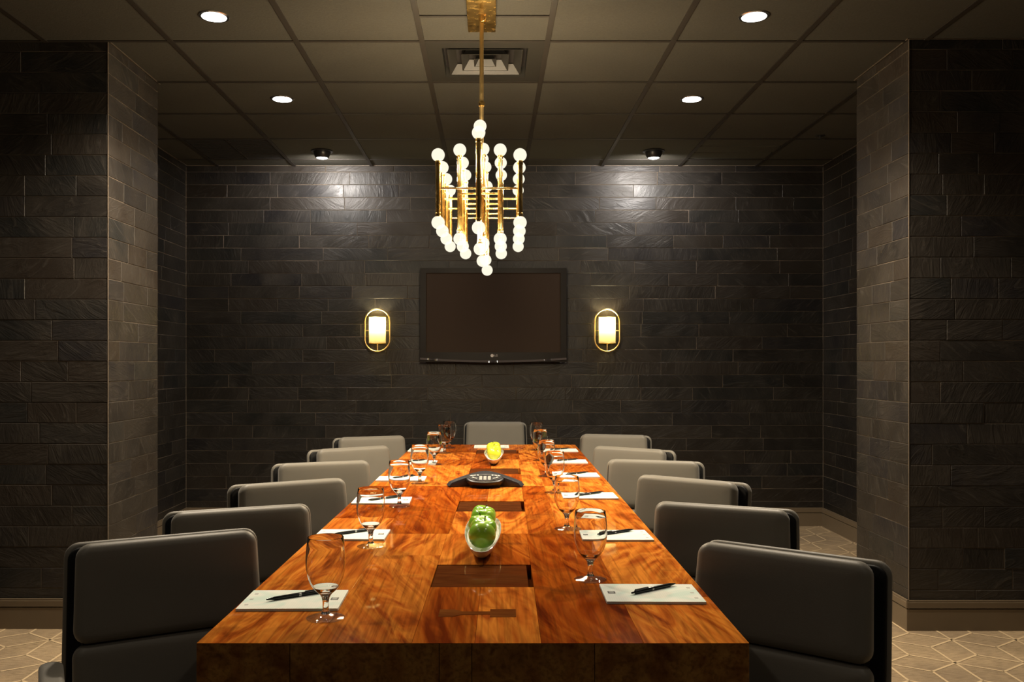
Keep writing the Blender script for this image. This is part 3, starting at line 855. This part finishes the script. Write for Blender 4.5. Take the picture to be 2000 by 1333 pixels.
wall_me = MB().lathe(wall_o + wall_i, 44, close=False).mesh('bowl', 'glass', True)
def goblet(px, py, label):
    d = hz(py, ZT); o = thing('water_goblet', label, 'glass', (at(px, d), d, ZT + .0004), rnd.uniform(0, 6), 'stemmed water glasses')
    link('foot', foot_me, o); link('stem', stem_me, o); link('bowl', wall_me, o)
SEAT_L = [1.960, 2.705, 3.380, 4.020, 4.680, 5.350]
SEAT_R = [2.015, 2.695, 3.500, 4.150, 4.730, 5.340]
for i, (px_, py_) in enumerate([(636, 1208), (724, 1068), (780, 990), (820, 945), (848, 908), (868, 886)]):
    goblet(px_, py_, 'stemmed clear water glass, %s along the left side of the table' % ORD[i])
goblet(878, 876, 'stemmed clear water glass behind the farthest left glass at the table head')
for i, (px_, py_) in enumerate([(1153, 1133), (1107, 1034), (1083, 963), (1067, 931), (1055, 900), (1048, 880)]):
    goblet(px_, py_, 'stemmed clear water glass, %s along the right side of the table' % ORD[i])

pad_me = MB().box(-.111, .111, -.077, .077, 0, .0055).mesh('notepad', 'paper')
m = MB(); m.box(.083, .100, -.008, .010, .0055, .0060); logo_me = m.mesh('logo', 'ink')
logo_cuts = MB()
for a in (-.0045, .0005, .0055): logo_cuts.box(.086, .097, a - .0008, a + .0008, .0060, .0062)
logo_cut_me = logo_cuts.mesh('logo_stroke', 'paper')
mark_me = MB().box(-.100, -.092, -.004, .004, .0055, .0058).mesh('printed_mark', 'ink_grey')
def notepad(x, y, flip, label):
    p = thing('notepad', label, 'notepad', (x, y, ZT + .0002), (PI if flip else 0) + R(rnd.uniform(-1.2, 1.2)), 'notepads on the table')
    link('paper_block', pad_me, p); lo = link('logo', logo_me, p); link('logo_stroke', logo_cut_me, lo)
    for dy in (-.045, 0, .045): link('printed_mark', mark_me, p, (0, dy, 0))
def pen(x, y, flip, label):
    p = thing('pen', label, 'pen', (x, y, ZT + .0103), R(37 + rnd.uniform(-4, 4)) + (PI if flip else 0), 'black pens on the notepads')
    MB().lathe([(.0012, -.072), (.0030, -.060), (.0043, -.052), (.0046, .0), (.0046, .062), (.0030, .064)], 14, axis='X').build('barrel', 'pen_black', p, smooth=True)
    MB().lathe([(.0048, .004), (.0048, .010)], 14, axis='X').build('band', 'chrome', p, smooth=True)
    MB().lathe([(.0024, .064), (.0024, .073)], 10, axis='X').build('clicker', 'pen_black', p, smooth=True)
    MB().box(.020, .062, -.0018, .0018, .0046, .0062).build('clip', 'pen_black', p)
for i, y in enumerate(SEAT_L):
    x = tx(-.415, y); notepad(x, y, False, 'pale notepad, %s from the camera along the left table edge' % ORD[i])
    pen(x + .002, y + .018, False, 'black pen lying on the %s notepad of the left table side' % ORD[i])
for i, y in enumerate(SEAT_R):
    x = tx(.402, y); notepad(x, y, True, 'pale notepad, %s from the camera along the right table edge' % ORD[i])
    pen(x + .012, y + .022, True, 'black pen lying on the %s notepad of the right table side' % ORD[i])
notepad(.010, 5.575, False, 'small pale notepad at the far table head behind the apples')

# boat bowls with apples
def bowl(x, y, rz, label):
    b = thing('boat_bowl', label, 'bowl', (x, y, ZT), rz, 'white boat bowls of apples')
    m = MB(); seg = 48; hl, hw = .245, .053
    def ring(sc_, z, inw=0.0, keel=0.0):
        out = []
        for k in range(seg):
            a = 2 * PI * k / seg; ca, sa = math.cos(a), math.sin(a)
            ex = math.copysign(abs(ca) ** .72, ca); ey = math.copysign(abs(sa) ** .92, sa)
            lift = -.017 * abs(sa) ** 4 * (z / .05)
            out.append(((hw * sc_ - inw) * ex, (hl * (.62 + .38 * sc_) - inw) * ey * (1 if sc_ > .05 else .6), z + lift))
        return out
    L = [ring(.30, .004), ring(.34, .006), ring(.55, .014), ring(.80, .028), ring(.95, .042), ring(1.0, .052), ring(1.0, .0535, .0018), ring(.96, .050, .0035), ring(.90, .040, .004), ring(.74, .0285, .004), ring(.50, .018, .004), ring(.22, .012, .004)]
    for r_ in L: m.v += r_
    for j in range(len(L) - 1):
        for k in range(seg): q = (k + 1) % seg; m.f.append((j*seg+k, j*seg+q, (j+1)*seg+q, (j+1)*seg+k))
    m.f.append(tuple(range(seg))[::-1]); m.f.append(tuple((len(L)-1)*seg + k for k in range(seg)))
    m.build('body', 'ceramic', b, smooth=True)
    MB().lathe([(.010, 0), (.011, .006)], 20).build('foot', 'rubber', b, smooth=True, loc=(0, -.155, 0))
    MB().lathe([(.010, 0), (.011, .006)], 20).build('foot', 'rubber', b, smooth=True, loc=(0, .155, 0))
prof = []
for k in range(25):
    a = PI * k / 24
    r = .0380 * math.sin(a) ** .92 * (1.0 + .06 * math.cos(a)); z = .0345 * math.cos(a)
    if k < 6: z -= .0125 * (1 - k / 6.0) ** 1.6
    if k > 20: z += .006 * ((k - 20) / 4.0) ** 1.6
    prof.append((max(r, .0003), z))
def apple(x, y, z, mat, label, tilt, k):
    ap = thing('apple', label, 'apple', (x, y, z), 0, 'green apples in the boat bowls')
    ap.rotation_euler = (R(tilt[0]), R(tilt[1]), k * 1.3)
    key = 'apple_' + mat
    if key not in _sm: _sm[key] = MB().lathe(prof, 28, close=False).mesh('flesh', mat, True)
    link('flesh', _sm[key], ap)
    MB().tube([(0, 0, .016), (.001, .0005, .026), (.003, .001, .036)], [.0012, .0013, .0018], 7).build('stem', 'stem_brown', ap, smooth=True)
bowl(-.020, 2.560, R(-1), 'white boat bowl of green apples nearest the camera')
bowl(.022, 4.760, R(-1), 'white boat bowl of yellow-green apples behind the conference phone')
WHERE = ['at the near end of', 'second in', 'in the middle of', 'fourth in', 'at the far end of']
for i in range(5):
    apple(-.022 + .004 * math.sin(i * 2.2), 2.398 + .0785 * i, .8125 + (.004 if i % 2 else 0), 'apple_green', 'shiny green apple %s the front bowl row' % WHERE[i], ((-58, 8) if i == 0 else (18 - 7 * i, 6 * (-1) ** i)), i)
for i in range(5):
    apple(.021 + .003 * math.sin(i * 1.7), 4.598 + .0785 * i, .8125 + (.004 if i % 2 else 0), 'apple_yellow', 'yellow-green apple %s the rear bowl row' % WHERE[i], ((-55, -6) if i == 0 else (14 - 5 * i, 5 * (-1) ** i)), i + 3)

# conference phone
ph = thing('conference_phone', 'dark three-legged conference phone with keypad in the table centre', 'phone', (-.020, 3.835, ZT), R(-1))
m = MB(); seg = 96; NR = 14
dirs = [R(196), R(344), R(90)]
def prad(a):
    best = .062
    for d_, ln in zip(dirs, (.172, .172, .150)):
        da = math.atan2(math.sin(a - d_), math.cos(a - d_))
        hw = .031
        if abs(da) < 1.2:
            # distance to the side of a bar of half-width hw, capped at ln
            rr = ln / max(math.cos(da), .2) if abs(math.tan(da)) * ln < hw else hw / max(abs(math.sin(da)), 1e-4)
            best = max(best, min(rr, ln * 1.01))
    return best
for j in range(NR + 1):
    s_ = j / NR
    for k in range(seg):
        a = 2 * PI * k / seg; r = prad(a) * s_
        z = .010 + .052 * (max(0, 1 - (r / .185) ** 1.5)) * (1 - .10 * s_ ** 6)
        if s_ > .93: z -= .010
        m.v.append((r * math.cos(a), r * math.sin(a), z))
for j in range(NR):
    for k in range(seg): q = (k + 1) % seg; m.f.append((j*seg+k, j*seg+q, (j+1)*seg+q, (j+1)*seg+k))
b0 = len(m.v)
for k in range(seg):
    a = 2 * PI * k / seg; r = prad(a); z = m.v[NR*seg + k][2]
    rr = r * .94
    m.v.append((rr * math.cos(a), rr * math.sin(a), max(.0015, z - .026)))
for k in range(seg): q = (k + 1) % seg; m.f.append((NR*seg+k, NR*seg+q, b0+q, b0+k))
m.f.append(tuple(b0 + k for k in range(seg)))
m.build('body', 'phone_plastic', ph, smooth=True)
con = bpy.data.objects.new('console', None)
con = MB().lathe([(.002, .026), (.95, .026), (1.0, .022), (1.0, .012), (.90, .0)], 48).mesh('console', 'black_plastic', True)
for v_ in con.vertices: v_.co.x *= .082; v_.co.y *= .056
co = link('console', con, ph, (0, -.062, .017), (R(14), 0, 0))
kp = MB().lathe([(.01, .0), (.93, .0), (.93, -.002)], 40).mesh('keypad_plate', 'phone_plastic', True)
for v_ in kp.vertices: v_.co.x *= .080; v_.co.y *= .050
link('keypad_plate', kp, co, (0, 0, .0285))
key_me = MB().box(-.0062, .0062, -.0040, .0040, 0, .0028).mesh('key', 'key_grey')
for r_ in range(4):
    for c_ in range(3): link('key', key_me, co, ((c_ - 1) * .0185, -.034 + r_ * .0115, .0285))
for s in (-1, 1):
    for (x, y, an) in ((.040, -.020, 25), (.052, -.010, 40), (.046, .014, -20), (.060, .010, -35), (.032, .016, 90)):
        link('key', key_me, co, (s * x, y, .0285), (0, 0, R(s * an)))
MB().box(-.026, .026, .012, .032, .028, .0295).build('display', 'lcd', co)
